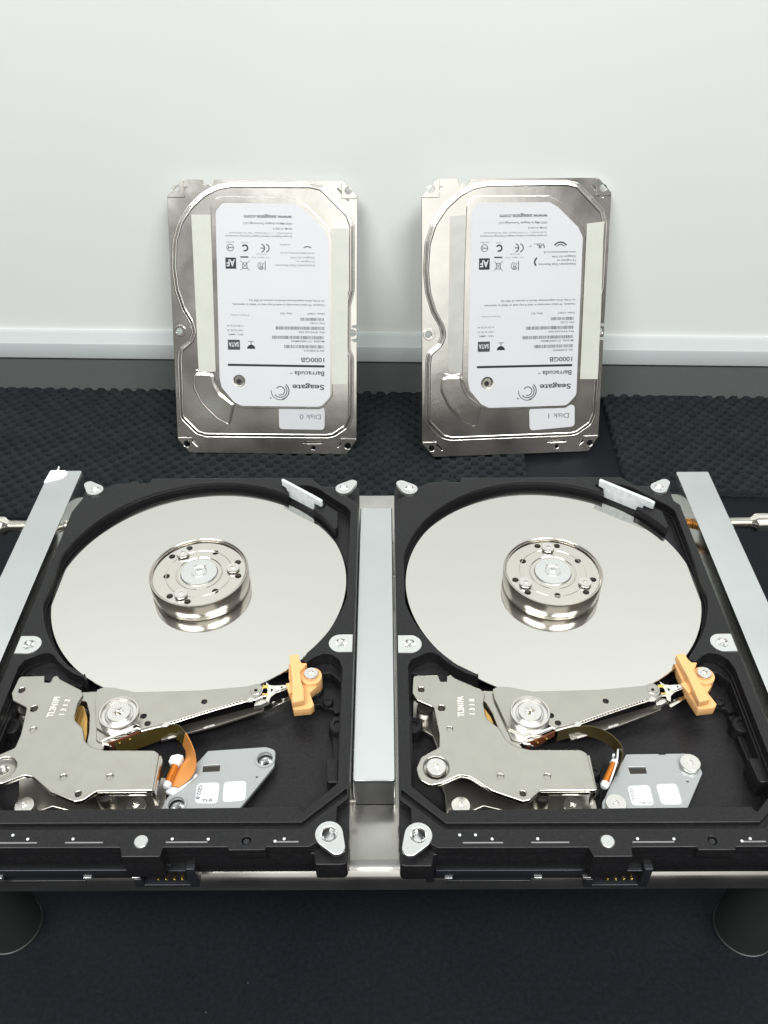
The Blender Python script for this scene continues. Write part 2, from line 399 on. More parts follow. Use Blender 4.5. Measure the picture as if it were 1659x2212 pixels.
# ------------------------------------------------------------------ opened drive
CY = -50.4
def clipc(a0, a1, R, n=60, lim=48.1, cy=CY):
    return [(max(-lim, min(lim, x)), y) for x, y in arc(0, cy, R, a0, a1, n)]
UPR = [(-50.8, -127.0, 0.6), (-50.8, -17, 1), (-49.2, -10.8, 1), (-42.6, -4.2, 0.6), (-38.0, -1.2, 0.5), (-33.6, -1.2, 0.2), (-33.2, 0.0, 0.2), (-30.8, 0.0, .2), (-30.4, -1.2, 0.2), (-26.6, -1.2, 0.3), (-25.6, 1.6, 0.3), (33.0, 1.5, 0.6), (36.6, -3.4, 0.8), (42.6, -4.2, 0.8), (46.6, -9.0, .6), (50.8, -14.5, 1), (50.8, -127.0, 0.6), (50.8, -130.8, .3), (47.9, -133.2, .3),
       (47.9, -137.5, .5), (43.2, -143.0, 1), (41.5, -144.1, .4), (31.1, -144.1, .2), (30.8, -144.9, .2), (21.8, -144.9, .2), (21.5, -144.1, .2), (5.7, -144.1, 0.3), (5.5, -146.5, 0.4), (-4.0, -146.5, 0.4), (-4.8, -144.1, 0.3), (-41.5, -144.1, .4), (-43.2, -143.0, 1), (-47.9, -137.5, .5), (-47.9, -133.2, .3), (-50.8, -130.8, .3)]
LOW = [(-50.8, -147.0, 1.5), (-50.8, 0.2, 2), (50.8, 0.2, 2), (50.8, -147, 1.5), (43, -147.0, .6), (42.4, -144.1, .5), (5.5, -144.1, .4), (5.5, -146.5, .4), (-4.0, -146.5, .4), (-4.8, -144.1, .4), (-42.4, -144.1, .5), (-43, -147, .6)]
CAV_L = [(-27.3, -89.4, .2), (-27.2, -91.5, .3), (-30.8, -89.9), (-33.7, -88.0), (-36.5, -85.4), (-38.6, -83.0, 2), (-40.3, -82.0, 2), (-42.1, -82.3, 2), (-44.6, -83.8, 2), (-46.4, -84.8, 1.2), (-47.5, -87.2, 1.2), (-47.5, -127.0, 1.2), (-38.6, -135.5, 1.0)]
CAV_R = [(38.6, -135.5, 1.0), (47.7, -126.6, 1.2), (47.7, -88.8, 2.2), (46.6, -85.2, 1.6), (44.3, -83.2, 1.6), (41.7, -82.9, 1.6), (39.2, -84.3, 1), (37.0, -86.3, .6), (35.6, -85.4, .4), (36.2, -82.9, .4)]
OPEN = rp(CAV_L, 1.5) + rp(CAV_R, 1.5) + \
    clipc(-41, -3, 48.9) + [(48.1, -38)] + rp([(48.1, -30, 0), (48.1, -17.8, 1.6), (46.6, -15.2, 1.2), (38.9, -7.8, 2), (35.8, -4.6, 1.5), (32.4, -2.9, 2), (28.6, -2.7, .5), (23.4, -2.6, 0.5), (22.5, -3.6, 0.6), (24.2, -5.2, .6), (25.3, -6.4, .5), (24.8, -8.0, .6)], 1)[0:] + \
    clipc(59, 232, 49.2, 120)[2:-3]
def clean(L, d=0.02):
    o = []
    for p in L:
        if not o or (Vector(p[:2])-Vector(o[-1][:2])).length > d: o.append(p)
    return o
OPEN = clean(OPEN)
ISL = rp([(34.6, -16.6, .7), (35.6, -15.2, .5), (37.7, -16.7, .5), (38.9, -15.9, .4), (39.2, -14.0, .6), (43.6, -18.2, 1.0), (43.9, -26.0, .8), (43.0, -27.3, .5)], 1) + clipc(29, 42.5, 48.6, 14)
GROOVE = rp([(-50.2, -127.9, .2), (-39.2, -137.6, 1), (39.2, -137.6, 1), (50.2, -127.9, .2), (50.2, -129.8, .2), (39.6, -139.2, 1), (-39.6, -139.2, 1), (-50.2, -129.8, .2)], 1)
def drive_body(root, pcb_left):
    b = MB()
    fh = [circ(25.9, -142.4, 1.1, 20), circ(46.9, -79.0, 1.95, 24), circ(-46.9, -79.0, 1.95, 24)]
    b.plate([clean(rp(UPR)), OPEN, GROOVE]+fh, -1.6, 0, 'cast', bevel=0.22)
    b.plate([clean(rp(UPR)), OPEN]+fh, -3.4, -1.6, 'cast')
    b.plate([rp(LOW), [(x*0.995, y) for x, y in OPEN]], -10.0, -3.3, 'cast', bevel=0.25)
    b.plate([ISL], -6.5, 0.0, 'cast', bevel=0.25)
    # shroud lip beside the platter and chamber floor
    shroud = clean(rp([(-28, -88.6, .5), (-30, -93), (-46.6, -86), (-46.9, -127), (-38.4, -134.9), (38.4, -134.9), (47.1, -126.4), (47.1, -90), (44, -86.5), (37.5, -87.6), (35.0, -84.2, .5)], 1) + clipc(-42.5, 232.5, 48.0, 140, lim=47.9)[1:-1])
    b.plate([[(x, y) for x, y in rp([(-50.2, -146, 1), (-50.2, -1, 1), (50.2, -1, 1), (50.2, -143.6, 1), (-50.2, -143.6, 1)], 1)], shroud], -9.6, -4.6, 'cast', bevel=0.3)
    b.plate([rp([(-50.2, -143.4), (-50.2, -0.8), (50.2, -0.8), (50.2, -143.4)], 1)], -13.5, -11.0, 'cast')
    b.lathe([(0, -8.6), (47.9, -8.6), (47.9, -11.2)], 'cast', (0, CY), 90)
    # side walls down to the underside
    b.box(-50.6, -140, -20, -46.6, -2, -9.8, 'cast'); b.box(46.6, -140, -20, 50.6, -2, -9.8, 'cast'); b.box(-46.5, -6, -20, 46.5, -1.6, -9.8, 'cast')
    # ribs, bosses and pockets on the cavity floor
    for (x, y, r, z) in ((46.8, -103.6, 2.7, -6.3), (-46.4, -103.4, 2.7, -6.3), (-40.2, -86.0, 3.4, -6.6), (38.7, -89.9, 3.2, -7.0), (2.8, -117.6, 1.6, -8.2), (0.8, -122, 2.9, -9.3), (43.4, -94.6, 1.5, -7.4)):
        b.lathe([(0, z-0.5), (r*0.45, z-0.5), (r*0.5, z), (r-0.3, z), (r, z-0.35), (r+0.25, -11.2)], 'cast', (x, y), 32)
    b.plate([rp([(36.5, -85.5), (40, -84.4), (44, -85.6), (47.4, -90), (47.4, -97.6, .5), (45.5, -98.0, .4), (44.6, -96.4), (42.5, -96.2), (40.9, -94.8), (39, -95.2), (37.2, -93.6)], 1.2)], -11.1, -8.8, 'cast', bevel=0.3)
    b.plate([rp([(44.0, -116.0, 1), (47.6, -116.0, .2), (47.6, -123.6, .2), (44.6, -123.6, 1)], 1)], -11.1, -4.4, 'cast', bevel=0.4)
    b.plate([rp([(44.8, -99), (47.6, -99), (47.6, -116), (45.8, -116)], .3)], -11.1, -8.6, 'cast', bevel=0.3)
    b.plate([rp([(-47.5, -124), (-45.2, -124), (-36.5, -132.6), (-36.5, -135.6), (-47.5, -135.6)], .5)], -11.1, -7.0, 'cast', bevel=0.3)
    b.plate([rp([(-47.5, -127.5), (-46.8, -126.8), (-38.2, -134.6), (-38.6, -135.4)], .1)], -8, -5.4, 'cast', bevel=0.1)
    b.lathe([(0, -0.4), (0.7, -0.4), (1.1, -0.9), (1.15, -1.8)], 'plastic', (25.9, -142.4), 20)
    # raised dashes of the front shelf
    for x0, x1 in ((-35.4, -25.5), (-18.6, -9.3), (6.2, 16.4), (33.2, 38.8)):
        b.box(x0, -142.95, 0.0, x1, -142.6, 0.07, 'cast_edge')
    b.build('casting', root, angle=28)
    # mounting pads
    for sgn in (-1, 1):
        pad(root, hull2((sgn*45.3, -5.6), 3.0, (sgn*48.3, -2.4), 1.75), sgn*45.3, -5.6, 0.7)
        b2 = hull2((sgn*46.2, -140.9), 3.45, (sgn*48.3, -144.3), 2.0)
        pad(root, b2, sgn*46.2, -140.9, 0.35, 1.6)
        st = [(sgn*50.4, -82.5), (sgn*50.4, -75.6)]+[(sgn*(46.7-3.45*math.cos(t)), -79.05+3.45*math.sin(t)) for t in [math.pi/2*(1-k/12*2) for k in range(13)]]
        pad(root, clean(st), sgn*46.9, -79.0, 0.28)
    # silver plug and rivet dots on the front shelf
    b = MB(); b.lathe([(0, 0.5), (1.55, 0.5), (1.72, 0.35), (1.72, -0.4)], 'alu', (0.1, -142.7), 32); b.lathe([(1.75, 0.03), (2.05, 0.03)], 'hole', (0.1, -142.7), 32); b.build('plug', root)
    for x, y in ((-36.0, -140.7), (-32.1, -140.7), (-28.1, -141.8), (-16.9, -141.8), (7.6, -141.9), (16.5, -142.0) if pcb_left else (7.8, -141.9), (33.0, -142.6), (35.2, -142.0)):
        b = MB(); b.lathe([(0, 0.28), (0.22, 0.24), (0.36, 0.1), (0.38, -0.1)], 'white', (x, y), 14); b.build('rivet', root)
    # connector strip under the front
    b = MB()
    b.box(-41.8, -147.2, -13.4, -2.0, -141, -10.3, 'plastic', 0.25)
    b.box(-44.0, -146.6, -17.6, -41.8, -141, -10.1, 'plastic', 0.3)
    b.box(-39.6, -146.2, -15.6, -15.4, -144.6, -14.6, 'plastic', 0.15)
    b.box(-13.8, -146.2, -15.2, -4.2, -144.6, -14.2, 'plastic', 0.15)
    b.box(-41.8, -145.2, -18.2, 11.6, -141, -13.3, 'plastic', 0.3)
    b.box(-2.4, -147.6, -10.6, 10.0, -141, -9.9, 'plastic', 0.2); b.box(-3.9, -148.0, -17.6, -1.8, -141, -13.6, 'plastic', 0.3)
    b.box(10.2, -148.0, -17.6, 12.4, -141, -8.4, 'plastic', 0.3); b.box(-1.8, -147.8, -17.8, 10.3, -141, -16.8, 'plastic', 0.2)
    b.box(-38.5, -146.5, -17.8, -17.0, -144, -17.0, 'plastic', 0.2); b.box(2.0, -147.0, -9.9, 6.4, -144, -8.2, 'plastic', 0.2)
    co = b.build('data_connector', root)
    for x in (-38.4, -15.7, -3.3):
        b = MB(); b.box(x-1.0, -147.5, -14.7, x+1.0, -144, -13.5, 'alu', 0.1); b.build('contact_tab', co)
    for x in (2.1, 4.15, 6.2, 8.2):
        b = MB(); b.box(x-0.28, -147.3, -15.5, x+0.28, -144, -14.7, 'gold', 0.05); b.build('pin', co)
    co.location.y = 2.6*S
    # platter and spindle
    b = MB(); b.lathe([(14.5, -4.4), (47.45, -4.4), (47.6, -4.25), (47.6, -3.35), (47.45, -3.2), (14.5, -3.2)], 'platter', (0, CY), 180); b.build('platter', root)

def spindle(root, rot):
    b = MB()
    b.lathe([(15.6, -3.19), (15.6, -2.55), (15.45, -2.45), (15.45, -2.2), (15.85, -2.1), (15.9, -1.9), (15.9, 2.6), (15.75, 2.85), (15.45, 2.9), (15.3, 2.8), (15.2, 2.6), (15.15, 2.55), (14.95, 2.5)], 'hubside', (0, CY), 120)
    cu = []
    hl = [circ(0, CY, 14.96, 96), circ(0, CY, 5.95, 60)]
    for k in range(3):
        for da, rr, hr in ((-14.5, 12.9, 1.02), (14.5, 12.9, 1.02), (60, 10.4, 1.0)):
            a = math.radians(rot+120*k+da); hl.append(circ(rr*math.cos(a), CY+rr*math.sin(a), hr, 22))
    b.plate(hl, 0.9, 1.9, 'hub', bevel=0.1)
    b.lathe([(15.25, 2.55), (15.1, 1.9), (14.9, 1.85)], 'hubside', (0, CY), 96)
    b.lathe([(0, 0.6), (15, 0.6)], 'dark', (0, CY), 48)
    b.lathe([(7.6, 1.9), (7.5, 2.05), (7.3, 2.08), (7.1, 1.92)], 'hub', (0, CY), 64)
    b.lathe([(10.5, 1.905), (10.6, 1.98), (10.72, 1.98), (10.8, 1.905)], 'hub', (0, CY), 80)
    cl = b.build('disk_clamp', root)
    for k in range(3):
        a = math.radians(rot+120*k); screw(cl, 10.9*math.cos(a), CY+10.9*math.sin(a), 3.0, 2.1, 0.75, 0.7)
    b = MB()
    b.lathe([(5.85, 1.0), (5.85, 2.2), (5.7, 2.45), (2.6, 2.5), (2.3, 2.3), (2.15, 2.3), (2.05, 2.6), (1.25, 2.6), (1.15, 2.4), (1.0, 1.6), (0, 1.4)], 'alu', (0, CY), 64)
    for k in range(2):
        a = math.radians(60+60*k); b.box(-0.35, 2.6, 2.5, 0.35, 3.3, 2.56, 'dull', mtx=Matrix.Translation((0, CY, 0)) @ Matrix.Rotation(a-math.pi/2, 4, 'Z'))
    b.build('hub_cap', root)

MAG = [(-46.2, -90.8, 1.2), (-38.9, -90.6, .3), (-38.3, -93.0, .4), (-36.6, -93.1, .4), (-36.4, -91.0, .5), (-35.3, -90.5, .6), (-33.9, -92.0, .8), (-26.9, -95.9, 1.4), (-25.9, -97.7, 1), (-26.7, -100.8, 1.5), (-26.3, -106.0, 3), (-23.1, -109.0, 2), (-21.4, -113.2, 3), (-18.9, -115.2, 2.5), (-15.3, -116.1, 2), (-1.9, -116.2, 2), (-0.4, -117.3, 1), (0.1, -128.5, .4), (-1.6, -128.5, .3), (-14.4, -128.6, 1.2), (-17.3, -131.2, 1.8), (-19.3, -131.6, 1.4), (-26.7, -128.6, 3), (-32.3, -124.3, 2), (-34.7, -123.8, 2), (-39.6, -126.2, 2), (-42.7, -126.9, 2.4), (-45.6, -125.1, 2.4), (-46.2, -121.7, 2.4), (-44.8, -118.2, 2), (-39.8, -115.2, 1), (-39.6, -111, 3), (-40.7, -102.2, 1.5), (-45.5, -99.6, 1), (-46.6, -97.1, 1)]
YOKE = [(-46.2, -93.0, 1), (-46.6, -101.6, 1), (-40.9, -105.4, 1), (-39.4, -111), (-40.5, -118), (-38.4, -124), (-38.5, -132.5), (-33, -133.2), (-31.4, -129.0, 1), (-28.3, -127.6, 1), (-23, -129.0, 2), (-19, -131.5), (-17.5, -133.4), (1.7, -133.4), (1.4, -123.0), (0.6, -119), (-16, -117.5), (-24, -108), (-27, -96), (-33, -91.5)]
def actuator(root, left):
    # lower yoke with its two screws
    b = MB(); b.plate([rp(YOKE, 1.2)], -10.2, -8.8, 'dull', bevel=0.25); y = b.build('lower_yoke', root)
    screw(y, -34.6, -128.9, -6.0, 2.55, 1.2, 0.85); screw(y, -5.3, -129.1, -6.0, 2.55, 1.2, 0.85)
    b = MB(); b.lathe([(1.6, -5.9), (2.1, -5.9), (2.2, -6.2), (2.2, -8.6)], 'dull', (-34.8, -87.7), 28); b.lathe([(0, -6.1), (1.6, -6.1)], 'dark', (-34.8, -87.7), 20)
    b.build('post', y); b = MB()
    b.lathe([(0, -4.5), (2.3, -4.5), (2.4, -5.2), (1.8, -5.6), (2.4, -6.1), (1.8, -6.6), (2.4, -7.1), (2.4, -8.9)], 'dull', (-42.9, -98.7), 28)
    b.build('post', y); b = MB()
    b.lathe([(1.9, -1.6), (2.3, -2.4), (1.9, -3), (2.3, -3.6), (1.9, -4.2), (2.3, -5), (2.3, -8.9)], 'dull', (-13.4, -127.2), 28)
    b.build('post', y)
    # top magnet plate
    ear = circ(-40.9, -121.6, 3.35, 40)
    holes = [circ(x, yy, r, 20) for x, yy, r in ((-44.0, -95.9, .85), (-38.5, -102.4, .95), (-36.6, -109.5, .8), (-24.2, -124.4, .8), (-12.0, -124.4, .8), (-19.0, -129.3, .75))]
    b = MB(); b.plate([clean(rp(MAG, 1.2)), ear]+holes, -1.5, 0, 'nickel', bevel=0.35, seg=3)
    for (x, yy, r) in ((-36.6, -109.5, .8), (-24.2, -124.4, .8), (-12.0, -124.4, .8)):
        b.lathe([(0, -0.55), (r*1.05, -0.45)], 'nickel', (x, yy), 18)
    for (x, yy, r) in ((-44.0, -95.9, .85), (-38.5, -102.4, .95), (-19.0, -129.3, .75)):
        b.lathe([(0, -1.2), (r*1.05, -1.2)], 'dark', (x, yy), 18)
    b.lathe([(3.4, -0.3), (3.3, -0.62), (3.0, -0.75), (1.5 if left else 0, -0.8)], 'nickel', (-40.9, -121.6), 36)
    if left: thread_hole(b, -40.9, -121.6, 1.5, -0.8, 3.5, 'screw')
    # bent-down skirts
    b.box(-0.7, -128.3, -7.6, 0.35, -126.6, -0.4, 'nickel', 0.3)
    b.box(-0.5, -128.2, -4.5, 0.3, -117.6, -0.5, 'nickel', 0.25)
    b.plate([rp([(-16.5, -128.7), (-1.5, -128.7), (-1.5, -128.0), (-16.5, -128.0)], .2)], -2.1, -0.6, 'nickel', bevel=0.1)
    mg = b.build('magnet_plate', root)
    b = MB(); b.plate([rp([(-37.5, -96), (-29, -97.5), (-29.5, -106), (-26, -110), (-23.5, -116), (-19, -118.5), (-8, -119), (-8, -127), (-15, -127.2), (-26, -126.5), (-33, -121.5), (-37, -112)], 1.5)], -3.6, -1.5, 'dark', bevel=0.2)
    b.build('magnet', mg)
    b = MB()
    tm = Matrix.Translation((-32.4, -105.3, 0.0)) @ Matrix.Rotation(math.radians(88), 4, 'Z')
    b.text('TL2N1PI' if left else 'TL2N1PA', 6.9, 1.75, 'stamp', tm, depth=0.04, bold=0.01)
    tm = Matrix.Translation((-29.4, -104.6, 0.0)) @ Matrix.Rotation(math.radians(87), 4, 'Z')
    b.text('1 3 1 3' if left else '1 3 1 8', 5.3, 1.45, 'stamp', tm, depth=0.04, bold=0.01)
    b.build('stamped_code', mg)
    if not left: screw(mg, -40.9, -121.7, 0.75, 2.55, 1.25, 0.8)
    # coil between the magnets
    b = MB(); b.plate([rp([(-29.4, -98.0), (-26.4, -98.3), (-24.3, -102.6), (-23.0, -108), (-22.6, -113.0), (-27, -113), (-30, -106)], 1.5)], -5.6, -4.0, 'copper', bevel=0.3)
    b.build('voice_coil', root)
    b = MB(); b.plate([rp([(-29.0, -93.8), (-20, -93.6), (-19, -108), (-16.6, -113.6), (-21, -114.6), (-22.2, -112.6), (-22.6, -107.6), (-23.9, -102.0), (-25.9, -97.6), (-29.6, -97.2)], 1)], -5.8, -3.5, 'nickel', bevel=0.3)
    b.build('coil_frame', root)
    # arm
    ARM = [(-23.3, -94.2, .8), (-21.4, -93.2, 1), (-18.3, -93.5, 1), (-11.9, -95.1, 4), (6.5, -94.6, 6), (20.3, -93.2, 3), (22.6, -92.3, .5), (23.6, -92.3, .5), (25.0, -93.8, .7), (24.6, -96.0, 1), (23.5, -97.1, 1), (20.3, -98.2, 2), (9, -102.2, 0), (-1.2, -106.1, 1), (-7.0, -107.7, 1.5), (-10.6, -109.4, 1), (-15.0, -110.4, 1), (-20.3, -107.3, 1), (-23.0, -97.5, 2)]
    hl = [circ(x, yy, r, 20) for x, yy, r in ((8.5, -98.6, .85), (-7.8, -103.5, .85), (-6.2, -106.0, .85), (-9.1, -107.3, .8), (22.8, -94.6, .55))]
    b = MB(); b.plate([clean(rp(ARM, 1))]+hl, -3.0, -2.2, 'nickel', bevel=0.12)
    b.plate([rp([(-22.6, -95), (-9, -96), (-6, -103), (-10, -109), (-15, -112.8), (-19.6, -111), (-20.4, -107.4)], 1)], -7.6, -3.0, 'nickel', bevel=0.2)
    for h in hl[:4]:
        cx = sum(p[0] for p in h)/len(h); cy = sum(p[1] for p in h)/len(h); b.lathe([(0, -2.98), (.9, -2.98)], 'hole', (cx, cy), 16)
    b.lathe([(0.5, -2.18), (1.5, -2.12), (1.6, -2.2)], 'nickel', (22.8, -94.6), 20)
    arm = b.build('actuator_arm', root)
    # second arm below, dark with its bright slots
    b = MB(); b.plate([rp([(-3, -105.4, .3), (22.6, -97.4, .3), (24.8, -96.4, .4), (25.2, -98.6, .4), (12, -104.0, 1), (-2.6, -108.8, .5)], .5)], -7.0, -6.2, 'dull', bevel=0.1); b.build('lower_arm', arm)
    for cx, cy in ((10.2, -104.3), (0.7, -107.6)):
        b = MB(); m_ = Matrix.Translation((cx, cy, 0)) @ Matrix.Rotation(math.radians(20), 4, 'Z')
        b.plate([rp(box_pts(-1.6, -.34, 1.6, .34), .2), circ(0, 0, .22, 10)], -6.2, -6.1, 'stamp', mtx=m_); b.build('slot', arm)
    # bearing
    P = (-14.05, -104.3)
    b = MB()
    b.lathe([(5.65, -2.3), (5.65, -1.0), (5.5, -0.9), (5.55, -0.75), (5.55, 0.5), (5.4, 0.72), (5.05, 0.74), (4.9, 0.55), (4.8, -0.1), (4.0, -0.15), (3.95, 0.35), (3.75, 0.42), (3.6, 0.2), (3.35, 0.2), (3.3, 0.75), (3.15, 0.9), (1.65, 0.92)], 'screw', P, 80)
    b.plate([circ(P[0], P[1], 1.7, 28), star(P[0], P[1], 1.35, 6, .72, .2)], -0.3, 0.92, 'screw', bevel=0.1)
    thread_hole(b, P[0], P[1], 0.95, -0.3, 2.0, 'chrome'); b.lathe([(0.9, -0.3), (1.4, -0.3)], 'chrome', P, 24)
    b.build('pivot_bearing', root)
    # flexure along the lower edge of the arm
    b = MB(); pth = [(-7.4, -108.6, -1.9), (-3.6, -107.4, -1.9), (-0.5, -106.5, -1.95), (9, -102.7, -1.95), (19.6, -98.9, -1.95), (22.4, -98.2, -2.0), (24.6, -96.9, -2.1), (26.0, -96.6, -2.1)]
    b.tube(cat(pth, 5), 0.38, 'dull', 6, flat=.4); b.tube([(p[0]+.1, p[1]+.42, p[2]+.1) for p in pth[2:5]], 0.12, 'stamp', 6)
    for k in range(22):
        t = k/21; x = 0.6+(18.2)*t; yy = -106.1+7.1*t; b.box(x-.14, yy-.22, -1.82, x+.14, yy+.22, -1.7, 'hole', mtx=None)
    for (cx, cy) in ((-1.0, -106.7), (21.6, -98.3)):
        b.plate([rp([(cx-1.5, cy-.9), (cx, cy+.9), (cx+1.4, cy+.3), (cx+.6, cy-.8)], .3), circ(cx, cy-.2, .32, 10)], -1.85, -1.75, 'screw')
    b.build('flexure', arm)
    # suspension and head
    b = MB()
    b.plate([rp([(25.4, -91.6, .1), (26.6, -92.8, .3), (28.2, -93.0, .2), (34.6, -92.55, .2), (34.6, -92.95, .2), (28.8, -95.6, .2), (27.4, -97.0, .2), (26.9, -99.0, .1), (26.0, -98.2, .2), (26.2, -94.8, .3)], .2), rp([(27.1, -94.0), (27.9, -94.5), (27.2, -95.3)], .1), circ(30.2, -93.6, .28, 12), circ(30.3, -94.4, .28, 12), circ(32, -93.4, .2, 10)], -2.35, -2.2, 'chrome', bevel=0.03)
    b.plate([rp([(28.3, -93.2), (29.6, -93.3), (30.0, -94.7), (28.7, -95.1)], .1)], -2.19, -2.08, 'stamp')
    b.tube([(28, -95.4, -2.2), (31, -94.1, -2.0), (34.8, -92.8, -1.7)], 0.13, 'screw', 6)
    b.plate([rp([(26.6, -97.0), (33.6, -94.2), (33.8, -95.0), (27.6, -98.8)], .1)], -5.2, -5.0, 'chrome')
    su = b.build('head_suspension', arm)
    for cx, cy in ((25.4, -93.4), (25.6, -96.3)):
        b = MB(); b.box(cx-.75, cy-.5, -2.32, cx+.8, cy+.5, -2.12, 'gold', 0.05, mtx=None); b.build('gold_pad', arm)
    b = MB(); b.plate([rp([(23.2, -97.6), (24.6, -96.8), (27.0, -98.0), (24.6, -99.3), (22.6, -99.6)], .3)], -4.4, -2.9, 'screw', bevel=0.1); b.build('swage', arm)
    # ramp
    b = MB()
    b.plate([rp([(31.8, -83.6, .3), (34.4, -83.0, .3), (34.9, -85.2), (35.6, -86.5, .2), (37.2, -86.6, .1), (36.6, -87.8, .5), (35.4, -89.4, 1), (36.0, -93.2, .5), (36.9, -96.4, .3), (37.2, -100.0, .2), (34.0, -100.8, .2), (33.6, -96.5), (33.2, -92), (32.4, -87.5)], .4)], -2.2, 0.1, 'orange', bevel=0.15)
    b.plate([circ(38.55, -90.1, 3.15, 40)+[]], -6.5, -1.4, 'orange', bevel=0.2)
    b.plate([rp([(32.0, -84.6), (35, -84), (36.2, -88), (40.4, -93), (38.4, -95.4), (39.9, -99.6, .2), (39.0, -100.8), (34.2, -101.4, .3), (32.9, -96.5), (31.8, -88)], .4)], -5.6, -2.5, 'orange', bevel=0.2)
    b.plate([rp([(31.3, -92.6), (33.6, -92.2), (34, -95.6), (32.6, -96.4)], .2)], -3.4, -1.7, 'orange', bevel=.1)
    b.plate([rp([(31.5, -85.0), (33, -84.9), (33.4, -90.5), (32.0, -90.6)], .2)], -2.9, -2.3, 'orange', bevel=.1)
    rm = b.build('load_ramp', root)
    screw(rm, 38.55, -90.0, -0.2, 2.05, 1.0, 0.95)
    # preamp clip
    b = MB()
    b.ribbon([(-15.6, -112.9, -1.4), (-12, -111.4, -1.4), (-7.6, -109.2, -1.4)], [(-15.6, -112.9, -4.6), (-12, -111.4, -4.6), (-7.6, -109.2, -3.6)], 'brown', 0.3)
    b.tube([(-15.0, -113.6, -1.3), (-16.6, -113.4, -1.3), (-17.1, -112.5, -1.3), (-16.0, -111.6, -1.3), (-8.4, -108.2, -1.3), (-7.5, -108.6, -1.4)], 0.30, 'stamp', 8)
    b.ribbon([(-14.9, -113.7, -1.4), (-14.2, -114.1, -1.4)], [(-14.9, -113.7, -5.4), (-14.2, -114.1, -5.4)], 'dull', 0.3)
    for cx, cy in ((-12.8, -112.0), (-10.2, -110.8)): b.lathe([(0, 0.5), (.35, .4), (.4, 0)], 'gold', (0, 0), 10, mtx=Matrix.Translation((cx+.1, cy-.1, -2.6)) @ Matrix.Rotation(math.radians(90), 4, 'X'))
    b.build('preamp_clip', root)
    # flex circuit
    if left:
        b = MB()
        b.ribbon([(-14, -112.6, -2), (-8.5, -109.9, -2), (-2.6, -106.9, -1.9), (2.2, -106.7, -1.9), (5.0, -109.2, -2.0)], [(-14, -113.4, -6.5), (-9, -111.2, -6.8), (-3.2, -108.4, -6.9), (0.6, -107.3, -7), (3.6, -109.8, -7)], 'kapdark', 0.25)
        b.ribbon([(5.0, -109.2, -2.0), (6.8, -112, -2.4), (8.4, -115.2, -3.6), (8.8, -118.0, -5.4), (7.6, -120.6, -6.6), (4.8, -123.2, -7.0)], [(3.6, -109.8, -7), (4.9, -112.2, -7), (5.0, -114.9, -7), (3.9, -117.0, -7), (3.0, -119.6, -7), (2.6, -122.6, -7.1)], 'kapton', 0.25)
        b.build('flex_cable', root)
    else:
        top = [(-6.6, -108.8, -2.2), (-4.8, -108.2, -2), (-0.6, -107.3, -2), (3, -107.3, -2), (5.9, -108.6, -2), (8.4, -110.8, -2), (9.9, -113.8, -2.2), (9.7, -116.5, -3), (8.0, -120.0, -4)]
        b = MB(); b.ribbon(top, [(p[0], p[1], -6.8) for p in top], 'kapdark', 0.25); b.build('flex_cable', root)
    # wire-wound post beside the connector plate
    A, B = ((2.9, -117.2, -6.0), (1.9, -122.4, -6.0)) if left else ((7.8, -116.8, -6.0), (4.4, -122.6, -6.0))
    A = Vector(A); B = Vector(B); d = (B-A); L = d.length; u = d.normalized()
    T = Matrix.Translation(A) @ u.to_track_quat('Z', 'Y').to_matrix().to_4x4()
    b = MB(); pr = []
    k = 0; z = 0.0
    while z < L: pr.append((0.86 if k % 2 else 1.0, z)); z += 0.13; k += 1
    b.lathe(pr, 'wound', (0, 0), 16, mtx=T)
    wc = b.build('wound_coil', root)
    b = MB(); b.lathe([(0, -1.6), (.5, -1.6), (.7, -1.2), (1.1, -1.0), (1.15, 0), (0, 0)], 'white', (0, 0), 14, mtx=T); b.lathe([(0, L+1.6), (.8, L+1.5), (1.15, L+1.0), (1.15, L), (0, L)], 'white', (0, 0), 14, mtx=T); b.build('end_cap', wc)
    b = MB()
    if left:
        b.plate([rp([(1.4, -114.4), (3.2, -113.9), (4.8, -114.4), (4.2, -116.4), (2.6, -116.4), (2.2, -117.2), (1.0, -116.4)], .3)], -7.5, -5.2, 'white', bevel=.15)
        b.plate([rp([(2.7, -122.6), (4.6, -123.2), (7.6, -120.8), (8.6, -118.6), (9.2, -119.2), (5.6, -123.4), (3.6, -125.2), (1.2, -124.2)], .3)], -8.6, -7.3, 'white', bevel=.1)
    else:
        b.ribbon([(9.4, -113.2, -4.2), (8.2, -117.2, -4.2), (5.4, -123.0, -4.2)], [(9.4, -113.2, -7), (8.2, -117.2, -7), (5.4, -123.0, -7)], 'white', 0.4)
        b.lathe([(0, -4.6), (.35, -4.8), (.35, -6)], 'white', (8.0, -114.6), 10)
    b.build('cable_holder', root)
    # connector plate
    if left:
        out = [(10.8, -111.4, .6), (26.8, -110.2, 2.6), (29.7, -111.2, 2.6), (29.7, -116.4, 2.4), (21.2, -130.2, .5), (19.5, -133, .5), (3.2, -133, 2), (1.2, -129.6, 2), (1.8, -126.6, 2), (3.0, -124.3, .6), (2.8, -123.6, .3), (5.0, -121.6, .6), (8.2, -115.4, .5), (8.6, -114.8, .3)]
        hh = [(26.9, -114.1), (4.9, -127.9)]; z = -7.5
        win = [(10.2, -116.2), (14.8, -115.9), (14.9, -117.9), (10.3, -118.1)]; st1 = [(9.4, -121.7), (15.5, -121.4), (15.8, -127.8), (9.8, -127.6)]; st2 = [(16.6, -121.3), (22.6, -121.0), (23.1, -126.9), (17.0, -127.4)]
        dm = [(22.3, -115.8), (24.6, -117.0), (23.3, -119.9), (20.8, -118.5)]; dots = ((8.7, -130.3), (25.3, -119.7))
    else:
